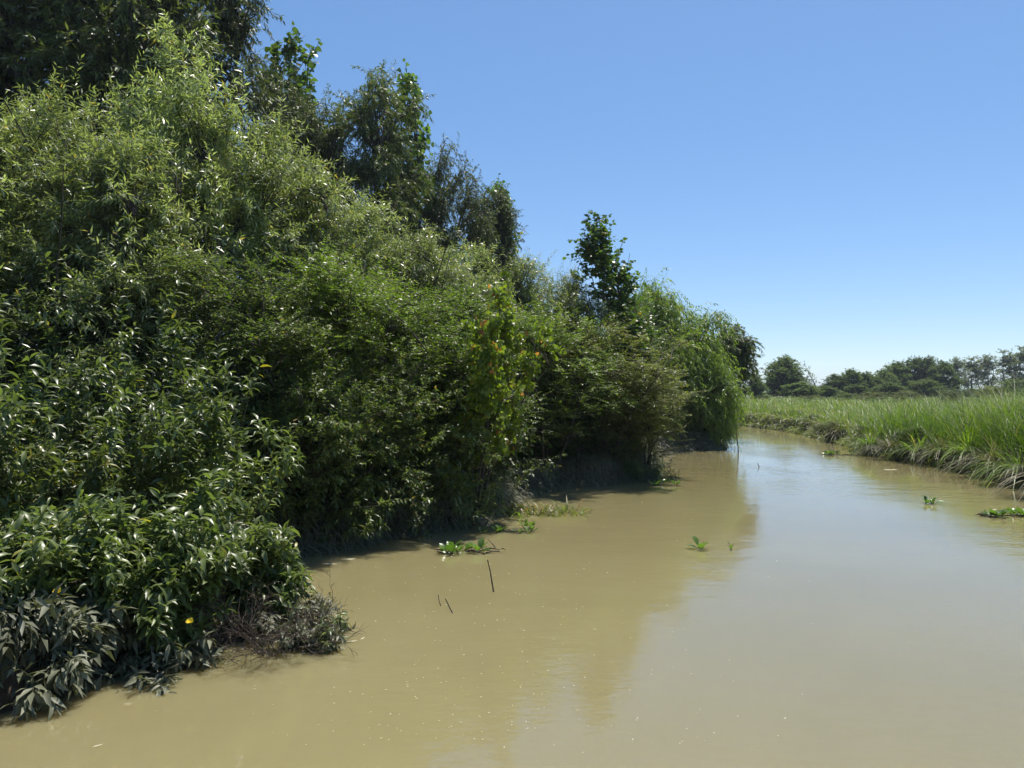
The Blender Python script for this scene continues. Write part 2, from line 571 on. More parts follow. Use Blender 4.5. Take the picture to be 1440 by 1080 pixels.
for (sc_, dist, stren, stretch) in ((1.1, .05, .035, (1, 1.6, 1)), (6.0, .012, .05, (1, 1.9, 1)), (22.0, .004, .05, (1, 1.5, 1))):
    mp = nt.nodes.new('ShaderNodeMapping')
    mp.inputs['Scale'].default_value = stretch
    mp.inputs['Rotation'].default_value = (0, 0, math.radians(-14))
    nt.links.new(geo.outputs['Position'], mp.inputs['Vector'])
    wz = nt.nodes.new('ShaderNodeTexNoise')
    wz.inputs['Scale'].default_value = sc_
    wz.inputs['Detail'].default_value = 2
    nt.links.new(mp.outputs['Vector'], wz.inputs['Vector'])
    b_ = nt.nodes.new('ShaderNodeBump')
    b_.inputs['Strength'].default_value = stren * 2.6
    b_.inputs['Distance'].default_value = dist
    nt.links.new(wz.outputs['Fac'], b_.inputs['Height'])
    # calm patches and breeze patches
    cz = nt.nodes.new('ShaderNodeTexNoise')
    cz.inputs['Scale'].default_value = .22
    cz.inputs['Detail'].default_value = 3
    cz.inputs['Distortion'].default_value = 1.2
    nt.links.new(geo.outputs['Position'], cz.inputs['Vector'])
    cm = nt.nodes.new('ShaderNodeMapRange')
    cm.inputs['From Min'].default_value = .38
    cm.inputs['From Max'].default_value = .64
    cm.inputs['To Min'].default_value = stren * 1.6
    cm.inputs['To Max'].default_value = stren * 5.5
    nt.links.new(cz.outputs['Fac'], cm.inputs['Value'])
    nt.links.new(cm.outputs['Result'], b_.inputs['Strength'])
    if prev is not None:
        nt.links.new(prev.outputs['Normal'], b_.inputs['Normal'])
    prev = b_
nt.links.new(prev.outputs['Normal'], pb.inputs['Normal'])
nt.links.new(pb.outputs['BSDF'], out.inputs['Surface'])
wx = [-320, -60, -20, 0, 20]
wy = [-60, -10, 20, 80]
WV = [(x, y, 0) for y in wy for x in wx]
WF = [(r * 5 + c, r * 5 + c + 1, r * 5 + c + 6, r * 5 + c + 5) for r in range(3) for c in range(4)]
water = link('water', make_mesh('water', WV, WF, mats=wm), kind='structure')


def wx_of(px, d):
    return (px - 720.0) / FPX * d


def wz_of(py, d):
    return CAM_H + (HORIZON - py) / FPX * d


def on_water(px, py):
    d = CAM_H * FPX / (py - HORIZON)
    return wx_of(px, d), d


def gz(x, y):
    return float(height(x, y)[0])


# ------------------------------------------------------------------ plant prototypes
def proto(seed, levels, leaf, leafmat, woodmat='bark', lean=(0, 0, 0)):
    g = Grow(seed, levels, leaf, lean)
    top = float(np.percentile(g.L['P'][:, 2], 99.7))
    r = float(np.percentile(np.hypot(g.L['P'][:, 0], g.L['P'][:, 1]), 92))
    return dict(g=g, crown=g.leaf_mesh('crown', M[leafmat]), trunk=g.wood_mesh('trunk', M[woodmat]), h=top, r=r)


def place(p, name, label, cat, group, px, top, d, width=None, rot=0.0, x=None, crown='crown', sink=0.0):
    """a plant of prototype p whose top shows at photo row `top` at distance d; width = crown width in photo pixels"""
    X = wx_of(px, d) if x is None else x
    z0 = gz(X, d) - sink
    hgt = wz_of(top, d) - z0
    s = hgt / p['h']
    sxy = s if width is None else width / FPX * d / 2 / p['r']
    o = link(name, None, loc=(X, d, z0))
    o.rotation_euler = (0, 0, rot)
    o.scale = (sxy, sxy, s)
    o.empty_display_size = .2
    tag(o, label, cat, group)
    link('trunk', p['trunk'], o)
    link(crown, p['crown'], o)
    return o


def lobes(seed, h, R, n, prof, z0=.25, size=.42, flat=.8):
    """a lumpy crown: n overlapping lobes round an axis; prof gives the relative radius at relative height"""
    rg = np.random.default_rng(seed)
    out = []
    for i in range(n):
        f = z0 + (1 - z0) * (i + rg.uniform(.1, .9)) / n
        rad = R * np.interp(f, prof[0], prof[1])
        az = i * 2.4 + rg.uniform(-.5, .5)
        r = min(size * R * rg.uniform(.7, 1.25), max(rad * .8, .3 * size * R))
        q_ = max(rad - r * .8, 0) * rg.uniform(.7, 1.1)
        out.append((q_ * math.cos(az), q_ * math.sin(az), f * h - .3 * r, r, r * flat))
    return out


CONE = ([0, .2, .45, .75, 1], [.7, 1, .95, .55, .08])
ROUND = ([0, .25, .5, .8, 1], [.6, .9, 1, .8, .35])
DOME = ([0, .3, .6, .85, 1], [1, 1, .85, .6, .25])


def silver(seed, prof=CONE):
    return proto(seed, [
        dict(n=6, ang=(4, 20), len=(4.2, 5.4), seg=7, trop=(0, 0, .25), wander=.3, r=(.036, .2), sides=6, foot=.18),
        dict(lobes=lobes(seed, 6.0, 2.1, 22, prof, .16, .33, 1.2), n=230, seg=5, r=(.013, .3), sides=3, wander=.035),
        dict(n=9, t=(.3, 1), tp=.7, ang=(20, 65), len=(.3, .8), seg=4, trop=(0, 0, .15), wander=.35, r=(.0035, .4), sides=3)],
        dict(tpl=RHOMB, per=22, ang=(25, 60), droop=.35, len=(.085, .145), asp=(.17, .23), mess=.5, dry=.010), 'silver')


def tall(seed, droop=-.6, prof=ROUND):
    return proto(seed, [
        dict(n=3, ang=(3, 11), len=(6.8, 8.4), seg=9, trop=(0, 0, .1), wander=.2, r=(.15, .15), sides=7, foot=.22),
        dict(lobes=lobes(seed, 10.5, 2.5, 21, prof, .28, .38, .95), n=265, seg=6, r=(.030, .2), sides=4, wander=.06, upper=.6),
        dict(n=12, t=(.35, 1), tp=.6, ang=(25, 80), len=(.35, .85), seg=5, trop=(0, 0, droop), wander=.35, r=(.005, .5), sides=3)],
        dict(tpl=RHOMB, per=23, ang=(20, 55), droop=.45, len=(.095, .155), asp=(.22, .32), mess=.6, dry=.006), 'darkwillow')


def feather(seed, mat='feather'):
    return proto(seed, [
        dict(n=9, ang=(8, 50), len=(1.5, 2.4), seg=6, trop=(0, 0, .1), wander=.3, r=(.022, .25), sides=5, foot=.22),
        dict(lobes=lobes(seed, 2.9, 1.5, 15, ([0, .3, .6, .85, 1], [.6, .85, 1, .7, .3]), .2, .40, .7), n=180, seg=5, r=(.008, .35), sides=3, wander=.03, arch=.25),
        dict(n=12, t=(.3, 1), ang=(35, 65), len=(.18, .46), seg=3, flat=True, trop=(0, 0, -.1), wander=.2, r=(.0022, .5), sides=3)],
        dict(tpl=RHOMB, per=20, ang=(50, 80), flat=True, droop=.08, len=(.030, .052), asp=(.40, .55), mess=.4, dry=.012), mat)


def thicket(seed, mat='thicket'):
    return proto(seed, [
        dict(n=9, ang=(8, 48), len=(1.1, 1.7), seg=6, trop=(0, 0, .05), wander=.35, r=(.018, .3), sides=5, foot=.25),
        dict(lobes=lobes(seed, 2.7, 1.4, 15, DOME, .05, .40, .8), n=170, seg=5, r=(.007, .4), sides=3, wander=.035),
        dict(n=8, t=(.3, 1), ang=(30, 75), len=(.16, .42), seg=3, trop=(0, 0, -.2), wander=.35, r=(.0025, .5), sides=3)],
        dict(tpl=RHOMB, per=14, ang=(35, 75), droop=.3, len=(.055, .095), asp=(.30, .42), mess=.5, dry=.015), mat)


def poplar(seed, mat, n=3, size=(.075, .115), lean=(0, 0, 0), sub=12, per=11, h=(3.6, 5.4), tw=7, ang=(2, 11)):
    return proto(seed, [
        dict(n=n, ang=ang, len=h, seg=7, trop=(0, 0, .2), wander=.15, r=(.04, .2), sides=6, foot=.12),
        dict(n=sub, t=(.3, .97), ang=(28, 58), len=(.6, 1.3), taper=.8, seg=5, trop=(0, 0, .35), wander=.25, r=(.010, .35), sides=4),
        dict(n=tw, t=(.15, 1), ang=(35, 75), len=(.2, .5), seg=3, trop=(0, 0, .15), wander=.25, r=(.004, .5), sides=3)],
        dict(tpl=DELTA, per=per, ang=(50, 85), droop=.55, len=size, asp=(.8, 1.0), mess=1.0, up=.5, dry=.02), mat, lean=lean)


SPIRE = ([0, .3, .55, .8, 1], [.8, 1, .85, .5, .12])


def young_poplar(seed, mat, size, n=85, per=7, tw=7, h=5.2, Rr=1.05, z0=.3):
    return proto(seed, [
        dict(n=4, ang=(2, 9), len=(h * .62, h * .8), seg=7, trop=(0, 0, .2), wander=.15, r=(.035, .2), sides=6, foot=.1),
        dict(lobes=lobes(seed, h, Rr, 26, SPIRE, z0, .22, 3.4), n=n, seg=5, r=(.009, .35), sides=4, wander=.02, rise=1.6, arch=-.06, shell=.4, upper=.8),
        dict(n=tw, t=(.35, 1), ang=(25, 60), len=(.14, .36), seg=3, trop=(0, 0, .3), wander=.25, r=(.0035, .5), sides=3)],
        dict(tpl=DELTA, per=per, ang=(50, 85), droop=.5, len=size, asp=(.82, 1.0), mess=1.0, up=.5, dry=.015), mat)


def weeping(seed, mat='weeping'):
    return proto(seed, [
        dict(n=4, ang=(5, 18), len=(1.7, 2.5), seg=6, trop=(0, 0, .1), wander=.25, r=(.09, .25), sides=7, foot=.14),
        dict(lobes=lobes(seed, 4.6, 1.9, 13, ([0, .3, .6, .85, 1], [.8, 1, .95, .78, .35]), .2, .42, .8), n=175, seg=6, r=(.018, .3), sides=4, wander=.04, arch=.15, upper=.5),
        dict(n=13, t=(.3, 1), tp=.6, ang=(40, 100), len=(.4, 1.25), seg=6, trop=(0, 0, -2.1), wander=.3, r=(.0045, .4), sides=3)],
        dict(tpl=RHOMB, per=25, ang=(20, 55), droop=.5, len=(.09, .15), asp=(.20, .27), mess=.6, dry=.006), mat)


SILVER = [silver(11), silver(12, ROUND), silver(13)]
FULL = ([0, .3, .5, .75, .92, 1], [.5, .7, .95, 1, .8, .45])
TALL = [tall(21), tall(22, -.8, FULL), tall(23, -.4)]
FEATHER = [feather(31), None, feather(33, 'olive'), feather(34, 'thicket')]  # last variant: darker leaf colour paints in the shade of the hollow
FEATHER[1] = FEATHER[0]
THICKET = [thicket(41), thicket(42)]
POP = young_poplar(59, 'poplar', (.055, .085), n=110, tw=7, Rr=1.0)
POPT = young_poplar(57, 'poplar', (.06, .09), n=60, z0=.5, Rr=.8, tw=6)
YPOP = poplar(54, 'yellowpoplar', n=5, size=(.085, .13), sub=15, lean=(.16, -.05, 0))
WEEP = [weeping(61), weeping(62)]

# ------------------------------------------------------------------ left bank: tall trees behind
G_TALL = 'tall trees behind the bank thicket'
tl = [
    (TALL[0], -110, -190, 17.5, 330, .3, 'tall dark willow cut off by the top left corner of the picture'),
    (TALL[1], 60, -230, 19.0, 340, 2.1, 'tall dark willow behind the pale shrubs, second from the left edge'),
    (TALL[2], 150, -210, 18.0, 320, 4.0, 'tall dark willow rising straight behind the pointed pale willow shrub'),
    (TALL[0], 262, -150, 19.5, 215, 1.4, 'tall dark willow whose crown ends at the open sky'),
    (TALL[1], 395, 98, 20.5, 130, 5.0, 'dark willow under the small forked poplar sprig'),
    (TALL[2], 452, 205, 21.0, 120, 0.8, 'low dark willow between two taller crowns on the skyline'),
    (TALL[1], 518, 104, 21.5, 165, 3.0, 'tall drooping willow standing out in the middle of the skyline'),
    (TALL[0], 566, 262, 22.5, 110, 2.5, 'lower dark willow just right of the tall drooping skyline willow'),
    (TALL[1], 634, 210, 23.5, 105, 0.2, 'dark round topped willow stepping down along the skyline'),
    (TALL[2], 692, 266, 25.0, 90, 3.7, 'smaller dark willow at the low end of the tall row'),
]
for (p, px, top, d, w, rot, lab) in tl:
    place(p, 'willow_tree', lab, 'tree', G_TALL, px, top, d, w, rot)
G_POP = 'poplars poking above the thicket'
place(POPT, 'poplar_tree', 'slim poplar with forked leafy tip beside the tallest willow crown', 'tree', G_POP, 412, 50, 22.0, 120, .5)
place(POPT, 'poplar_tree', 'slim poplar tip leaning right of the drooping skyline willow', 'tree', G_POP, 572, 103, 23.0, 90, 2.0)
place(POPT, 'poplar_tree', 'short poplar tip at the low end of the tall willow row', 'tree', G_POP, 700, 258, 26.0, 70, 4.0)

# pale willow shrubs in front of them
G_SIL = 'pale willow shrubs on the bank'
sl = [
    (0, -60, 150, 9.5, 330, .2, 'pale willow shrub at the left edge with yellowing lower leaves'),
    (1, 55, 130, 10.5, 300, 1.9, 'broad pale willow shrub below the top left dark crowns'),
    (2, 240, 45, 11.5, 300, 3.3, 'tallest pale willow shrub rising to a point'),
    (0, 160, 190, 10.0, 300, 4.4, 'pale willow shrub in front of the pointed one'),
    (1, 350, 170, 12.0, 260, 5.6, 'glinting pale willow shrub just right of the pointed one'),
    (2, 430, 235, 12.5, 230, .9, 'silvery willow shrub below the small forked poplar sprig'),
    (0, 510, 285, 13.5, 220, 2.6, 'silvery willow shrub below the drooping skyline willow'),
    (1, 590, 330, 14.5, 190, 4.9, 'pale willow shrub at the foot of the round topped willow'),
    (2, 665, 350, 15.5, 170, 1.2, 'pale willow shrub behind the yellowing poplar sapling'),
    (0, 735, 365, 17.0, 160, 3.0, 'pale willow shrub with a fluffy top beside the poplar sapling'),
    (1, 790, 385, 18.0, 120, 5.2, 'small pale willow shrub just left of the poplar sapling'),
]
for (v, px, top, d, w, rot, lab) in sl:
    place(SILVER[v], 'willow_shrub', lab, 'shrub', G_SIL, px, top, d, w, rot)

# poplar saplings
place(POP, 'poplar_sapling', 'dark green poplar sapling standing clear against the sky', 'tree', 'poplar saplings on the bank', 842, 304, 18.5, 125, .7)
yp = place(YPOP, 'poplar_sapling', 'yellow green poplar sapling with orange tip leaves over the dark bank', 'tree', 'poplar saplings on the bank', 690, 398, 11.0, 170, 0.0, x=-.55)

# feathery and mixed shrubs along the middle of the bank
G_SHR = 'shrubs along the bank'
ml = [
    (FEATHER[3], 255, 345, 9.9, 300, .4, 'dark feathery shrub with small glinting leaves above the leafy primrose bush'),
    (FEATHER[3], 380, 380, 9.8, 270, 2.7, 'feathery shrub with long horizontal sprays right of the dark hollow'),
    (FEATHER[0], 470, 355, 10.2, 280, 4.4, 'bright feathery shrub in the middle of the thicket'),
    (FEATHER[1], 560, 400, 11.2, 240, 1.0, 'feathery green shrub left of the yellowing poplar'),
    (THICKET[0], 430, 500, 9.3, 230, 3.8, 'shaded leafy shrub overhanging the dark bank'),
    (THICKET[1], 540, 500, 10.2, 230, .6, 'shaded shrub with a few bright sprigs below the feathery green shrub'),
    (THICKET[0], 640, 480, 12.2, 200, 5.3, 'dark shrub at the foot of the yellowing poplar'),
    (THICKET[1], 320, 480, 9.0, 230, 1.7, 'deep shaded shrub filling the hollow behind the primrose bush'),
    (FEATHER[0], 650, 405, 13.0, 240, 5.0, 'yellow green feathery shrub behind the yellowing poplar'),
    (FEATHER[1], 760, 430, 15.1, 230, 3.1, 'green feathery shrub right of the yellowing poplar'),
    (FEATHER[2], 850, 455, 16.5, 210, .8, 'olive feathery shrub leaning out over the water'),
    (FEATHER[2], 903, 515, 17.0, 130, 2.9, 'brownish shrub with layered horizontal sprays over the water'),
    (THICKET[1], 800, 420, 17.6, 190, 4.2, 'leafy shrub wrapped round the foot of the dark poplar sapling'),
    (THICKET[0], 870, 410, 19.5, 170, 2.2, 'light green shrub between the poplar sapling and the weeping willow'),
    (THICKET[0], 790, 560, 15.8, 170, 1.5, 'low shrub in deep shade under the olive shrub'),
    (FEATHER[3], 90, 365, 9.8, 330, 5.5, 'green feathery shrub at the left edge above the primrose bush'),
    (THICKET[1], -40, 420, 8.8, 300, 2.9, 'shaded shrub at the left edge behind the primrose bush'),
]
for (p, px, top, d, w, rot, lab) in ml:
    place(p, 'feathery_shrub' if p in FEATHER else 'leafy_shrub', lab, 'shrub', G_SHR, px, top, d, w, rot)

# weeping willows at the bend
G_WEEP = 'weeping willows at the river bend'
place(WEEP[0], 'weeping_willow', 'bright weeping willow at the river bend', 'tree', G_WEEP, 940, 412, 25.6, 166, .5)
place(WEEP[1], 'weeping_willow', 'low weeping willow trailing its branches into the water', 'tree', G_WEEP, 1003, 508, 25.0, 72, 2.0)
place(WEEP[1], 'weeping_willow', 'thin topped willow behind the bright weeping willow', 'tree', G_WEEP, 915, 398, 28.0, 90, 4.0)
LEAN = proto(63, [
    dict(n=2, ang=(4, 10), len=(3.6, 4.2), seg=7, trop=(.10, 0, .2), wander=.15, r=(.09, .4), sides=7, foot=.07),
    dict(lobes=[(1.45, 0, 3.55, .55, .5), (1.85, .2, 3.15, .6, .5), (1.3, -.3, 3.1, .55, .5), (2.0, -.2, 2.75, .45, .4)], n=75, seg=5, r=(.016, .3), sides=4, wander=.04),
    dict(n=9, t=(.3, 1), ang=(25, 90), len=(.25, .6), seg=5, trop=(0, 0, -1.3), wander=.25, r=(.0045, .4), sides=3)],
    dict(tpl=RHOMB, per=26, ang=(20, 50), droop=.5, len=(.09, .14), asp=(.2, .28), mess=.6), 'darkwillow', lean=(.42, 0, 0))
place(LEAN, 'leaning_willow', 'dark willow leaning out behind the weeping willow', 'tree', G_WEEP, 962, 455, 28.5, None, 0)


# ------------------------------------------------------------------ foreground plants whose leaves can be told apart
def unit_leaf(tpl, name, mat, tint):
    T, F = tpl
    V = np.stack([T[:, 1], T[:, 0], T[:, 2]], -1)
    return make_mesh(name, V, F[:, ::-1], tint=np.full(len(V), tint), mats=mat)


LEAFSET = {k: [unit_leaf(tpl, 'leaf', M[m], t) for t in ts] for k, tpl, m, ts in (
    ('broad', LANCE, 'broad', (.2, .4, .5, .65, .85)), ('grey', LANCE, 'silt', (.3, .55, .8)),
    ('kite', DELTA, 'yellowpoplar', (.3, .5, .7, .97)), ('spoon', SPOON, 'hyacinth', (.2, .5, .8)),
    ('blade', BLADE6, 'drygrass', (.3, .6, .9)), ('gblade', BLADE6, 'grass', (.3, .6, .9)), ('petal', SPOON, 'petal', (.5,)))}


def leaf_objects(parent, arr, sel, setname, rng, name='leaf'):
    """the chosen leaves as objects of their own under parent (parent is neither turned nor scaled)"""
    D = norm(arr['D'][sel])
    S = norm(np.cross(D, arr['N'][sel]))
    Nn = np.cross(S, D)
    ms = LEAFSET[setname]
    for i in range(len(D)):
        o = bpy.data.objects.new(name, ms[int(rng.integers(len(ms)))])
        col.objects.link(o)
        o.parent = parent
        l, w = arr['L'][sel][i], arr['W'][sel][i]
        p = arr['P'][sel][i]
        o.matrix_basis = Matrix(((S[i, 0] * w, D[i, 0] * l, Nn[i, 0] * l, p[0]), (S[i, 1] * w, D[i, 1] * l, Nn[i, 1] * l, p[1]),
                                 (S[i, 2] * w, D[i, 2] * l, Nn[i, 2] * l, p[2]), (0, 0, 0, 1)))


def bush(name, label, cat, group, px, top, d, width, seed, nleaf=60, mat='broad', setname='broad', hang=0.0, stems=13, shoots=9, per=15, size=(.075, .13), asp=(.25, .34),
         wood='greentwig', x=None):
    X = wx_of(px, d) if x is None else x
    z0 = max(gz(X, d), .05)
    h = max(wz_of(top, d) - z0, .25)
    R = width / FPX * d / 2
    L1 = math.hypot(h, R * .5)
    g = Grow(seed, [
        dict(n=stems, ang=(4, 68), len=(L1 * .62, L1 * 1.0), seg=5, trop=(0, 0, .35 - hang * 1.6), wander=.25, r=(.008, .4), sides=4, foot=R * .45),
        dict(n=shoots, t=(.2, 1), tp=.7, ang=(25, 65), len=(min(.18, R * .35), min(.42, R * .6)), seg=4, trop=(0, 0, .45 - hang * 1.8), wander=.25, r=(.0035, .5), sides=3)],
        dict(tpl=LANCE, per=per, t0=.2, ang=(45, 80), droop=.15 + hang * .6, len=size, asp=asp, mess=.35, dry=.008))
    fz = max(.7, min(1.7, h / float(np.percentile(g.L['P'][:, 2], 98.5)))) if hang < .4 else 1.0
    fr = max(.75, min(1.3, R / float(np.percentile(np.hypot(g.L['P'][:, 0], g.L['P'][:, 1]), 90)))) if hang < .4 else 1.0
    fit = np.array([fr, fr, fz])
    g.L['P'] = g.L['P'] * fit
    g.woodV = [v_ * fit for v_ in g.woodV]
    o = link(name, None, loc=(X, d, z0))
    o.empty_display_size = .2
    tag(o, label, cat, group)
    w = g.L['P'] + np.array([X, d, z0])
    V = norm(w - np.array([0, 0, CAM_H]))
    # those nearest to the water side and the top show largest
    score = np.linalg.norm(w - np.array([0, 0, CAM_H]), axis=1) - .35 * g.L['P'][:, 2] + g.rng.uniform(0, .35, len(w))
    order = np.argsort(score)
    sel = order[:nleaf]
    keep = np.ones(len(w), bool)
    keep[sel] = False
    link('stem', g.wood_mesh('stem', M[wood]), o)['kind'] = 'stuff'
    f = link('foliage', g.leaf_mesh('foliage', M[mat], keep, FOLD if mat != 'broad' else None), o)
    f['kind'] = 'stuff'
    leaf_objects(o, g.L, sel, setname, g.rng)
    return o


yl = YPOP['g'].L
ysel = np.argsort(yl['P'][:, 1] - .3 * yl['P'][:, 2] + np.random.default_rng(8).uniform(0, .6, len(yl['P'])))[:110]
ykeep = np.ones(len(yl['P']), bool)
ykeep[ysel] = False
for c_ in yp.children:
    if c_.name.startswith('crown'):
        c_.data = YPOP['g'].leaf_mesh('crown', M['yellowpoplar'], ykeep)
leaf_objects(yp, yl, ysel, 'kite', np.random.default_rng(4))

G_PRIM = 'broad leaved primrose bushes at the near bank'
bl = [
    (30, 428, 7.2, 270, 101, 'tall glossy leaved bush at the left edge, uppermost of the near bushes'),
    (150, 440, 7.2, 250, 102, 'tall glossy leaved bush with its top right of the edge bush'),
    (-60, 500, 6.3, 260, 103, 'glossy leaved bush cut by the left edge at mid height'),
    (80, 520, 6.6, 240, 109, 'leafy bush in front of the two tall glossy bushes'),
    (235, 520, 7.0, 200, 104, 'glossy leaved bush sloping down to the dark hollow'),
    (300, 590, 7.2, 150, 105, 'smaller leafy bush at the edge of the dark hollow'),
    (-20, 735, 5.0, 220, 106, 'low leafy bush at the left edge with a yellow flower'),
    (95, 735, 5.3, 210, 107, 'low leafy bush over hanging grey leaves'),
    (215, 690, 5.7, 210, 108, 'rounded leafy bush at the back of the low leafy point'),
    (305, 745, 6.0, 190, 110, 'rounded leafy bush above the dead brown twigs'),
    (375, 790, 6.2, 110, 111, 'small bright leafy bush at the tip of the low point'),
    (220, 790, 5.45, 190, 112, 'leafy bush in the middle of the low point'),
]
for (px, top, d, w, sd, lab) in bl:
    bush('primrose_bush', lab, 'bush', G_PRIM, px, top, d, w, sd, nleaf=60)
G_SILT = 'silt covered plants hanging over the near water'
for (px, top, d, w, sd, lab) in [
    (10, 850, 4.85, 170, 121, 'grey silted plant with big drooping leaves in the bottom left shade'),
    (90, 850, 5.0, 150, 122, 'grey silted plant hanging over the shaded water right of the corner'),
    (215, 880, 5.25, 150, 123, 'grey leaved plant drooping below the low leafy point'),
    (50, 880, 4.75, 150, 128, 'small grey silted plant closest to the bottom left corner of the water'),
    (-50, 860, 4.6, 170, 125, 'grey silted plant cut by the left edge above the bottom corner'),
    (150, 880, 5.0, 150, 126, 'grey silted plant between the drooping ones under the low leafy point'),
    ]:
    bush('silted_plant', lab, 'plant', G_SILT, px, top, d, w, sd, nleaf=40, mat='silt', setname='grey', hang=.75, stems=13, shoots=8, per=11, size=(.065, .13), asp=(.24, .34))
bush('silted_plant', 'dusty pale plant with small leaves trailing at the very tip of the low point', 'plant', G_SILT, 425, 850, 5.85, 110, 124, nleaf=30, mat='greyweed', setname='grey', hang=.45,
     stems=14, shoots=9, per=12, size=(.05, .09), asp=(.28, .4))
bush('silted_plant', 'small half green dusty plant beside the dead brown twigs', 'plant', G_SILT, 452, 872, 5.75, 60, 127, nleaf=20, hang=.5,
     stems=10, shoots=6, per=10, size=(.04, .075), asp=(.28, .4))
G_SPRIG = 'bright sprigs on the shaded bank'
for (px, top, d, w, sd, lab) in [
    (395, 690, 8.7, 120, 131, 'leafy sprig growing low over the dark water behind the point'),
    (585, 660, 10.1, 120, 132, 'bright leafy sprig in the middle of the shaded bank'),
    (480, 690, 9.3, 130, 133, 'dull green weed clump on the shaded bank'),
    (655, 670, 10.6, 120, 134, 'dull green weed clump left of the reed grass'),
    (905, 640, 16.0, 70, 135, 'leafy clump trailing into the water below the brownish shrub')]:
    bush('bank_sprig', lab, 'plant', G_SPRIG, px, top, d, w, sd, nleaf=24, hang=.25, stems=10, shoots=6, per=12, size=(.08, .14), asp=(.16, .22))

# dead twig bush at the tip of the point
def dead_bush(label, px, top, d, width, seed):
    X = wx_of(px, d)
    z0 = max(gz(X, d), .12)
    R = width / FPX * d / 2
    g = Grow(seed, [
        dict(n=34, ang=(15, 85), len=(R * .8, R * 1.5), seg=5, trop=(.2, -.2, -.2), wander=.45, r=(.0045, .4), sides=3, foot=R * .3),
        dict(n=7, t=(.2, 1), ang=(20, 60), len=(.08, .24), seg=3, trop=(0, 0, -.1), wander=.4, r=(.0022, .5), sides=3),
        dict(n=3, t=(.2, 1), ang=(20, 60), len=(.05, .12), seg=2, wander=.4, r=(.0015, .5), sides=3)],
        dict(tpl=RHOMB, per=1, ang=(30, 60), len=(.02, .03), asp=(.3, .4)))
    o = link('dead_bush', None, loc=(X, d, z0))
    tag(o, label, 'bush')
    link('stem', g.wood_mesh('stem', M['twig']), o)['kind'] = 'stuff'
    link('foliage', g.leaf_mesh('foliage', M['greyweed'], g.rng.random(len(g.L['P'])) < .5), o)['kind'] = 'stuff'
dead_bush('tangle of dead brown twigs at the tip of the low leafy point', 384, 860, 5.55, 140, 141)

# ------------------------------------------------------------------ grasses
def blades(name, P, D, Nn, L, W, tint, mat, tpl=BLADE4, bend=None):
    V, F, k = stamp(tpl, P, D, Nn, L, W, bend)
    return make_mesh(name, V, F, tint=np.repeat(tint, k), mats=M[mat])


rng = np.random.default_rng(5)
def along(poly, i0, i1, n):
    """random points along a bank with the direction towards the water"""
    p = np.array(poly[i0:i1 + 1], float)
    seg = p[1:] - p[:-1]
    ln = np.linalg.norm(seg, axis=1)
    k = rng.choice(len(seg), n, p=ln / ln.sum())
    t = rng.random(n)
    pos = p[k] + seg[k] * t[:, None]
    d = seg[k] / ln[k][:, None]
    return pos, np.stack([d[:, 1], -d[:, 0]], -1)


# tall reed grass on the far bank
n = 145000
px = rng.uniform(985, 1700, n)
dd = np.exp(rng.uniform(math.log(12.5), math.log(85), n))
gx = (px - 720) / FPX * dd
rd = river_dist(gx, dd)
ok = (rd > .15) & (gx > 7)
gx, gy, rd = gx[ok], dd[ok], rd[ok]
n = len(gx)
clump = np.sin(gx * 3.1 + 2 * np.sin(gy * 1.3)) * np.sin(gy * 2.3 + 1.5 * np.sin(gx * 1.1)) + .6 * np.sin(gx * 7.3 + gy * 5.1) * np.sin(gy * 6.1 - gx * 3.7)
patch = np.sin(gx * .9 + np.sin(gy * .5) * 2) * np.sin(gy * .7 + gx * .3) + .5 * np.sin(gx * 2.7 + gy * 1.9)
hh = np.interp(gy, [12, 17, 24, 36, 60], [2.05, 1.85, 1.45, .78, .70]) * rng.uniform(.45, 1.12, n) * (1 + .13 * patch + .17 * clump + .10 * np.sin(gx * .37 + gy * .23)) * np.interp(rd, [.1, .9], [.55, 1])
az = rng.uniform(0, 2 * math.pi, n)
lean = rng.uniform(.05, .42, n)
Dg = np.stack([np.cos(az) * lean - .10, np.sin(az) * lean - .05, np.ones(n)], -1)
Ng = np.stack([np.cos(az), np.sin(az), 0 * az], -1)
tint = np.clip(.48 + .26 * patch + .12 * clump + rng.normal(0, .17, n), 0, .93)
tint = np.where(rng.random(n) < .04 + .10 * np.clip(patch - .4, 0, 1) + .12 * (gy > 24), .98, tint)
wd = np.maximum(.014, gy * .00062) * rng.uniform(.6, 1.3, n)
gme = blades('reed_grass', np.stack([gx, gy, height(gx, gy) - .03], -1), Dg, Ng, hh, wd, tint, 'grass', BLADE3, rng.uniform(.15, .8, n))
o = link('reed_grass', gme, kind='stuff')
o['label'] = 'tall bright green reed grass covering the far bank'
o['category'] = 'grass'

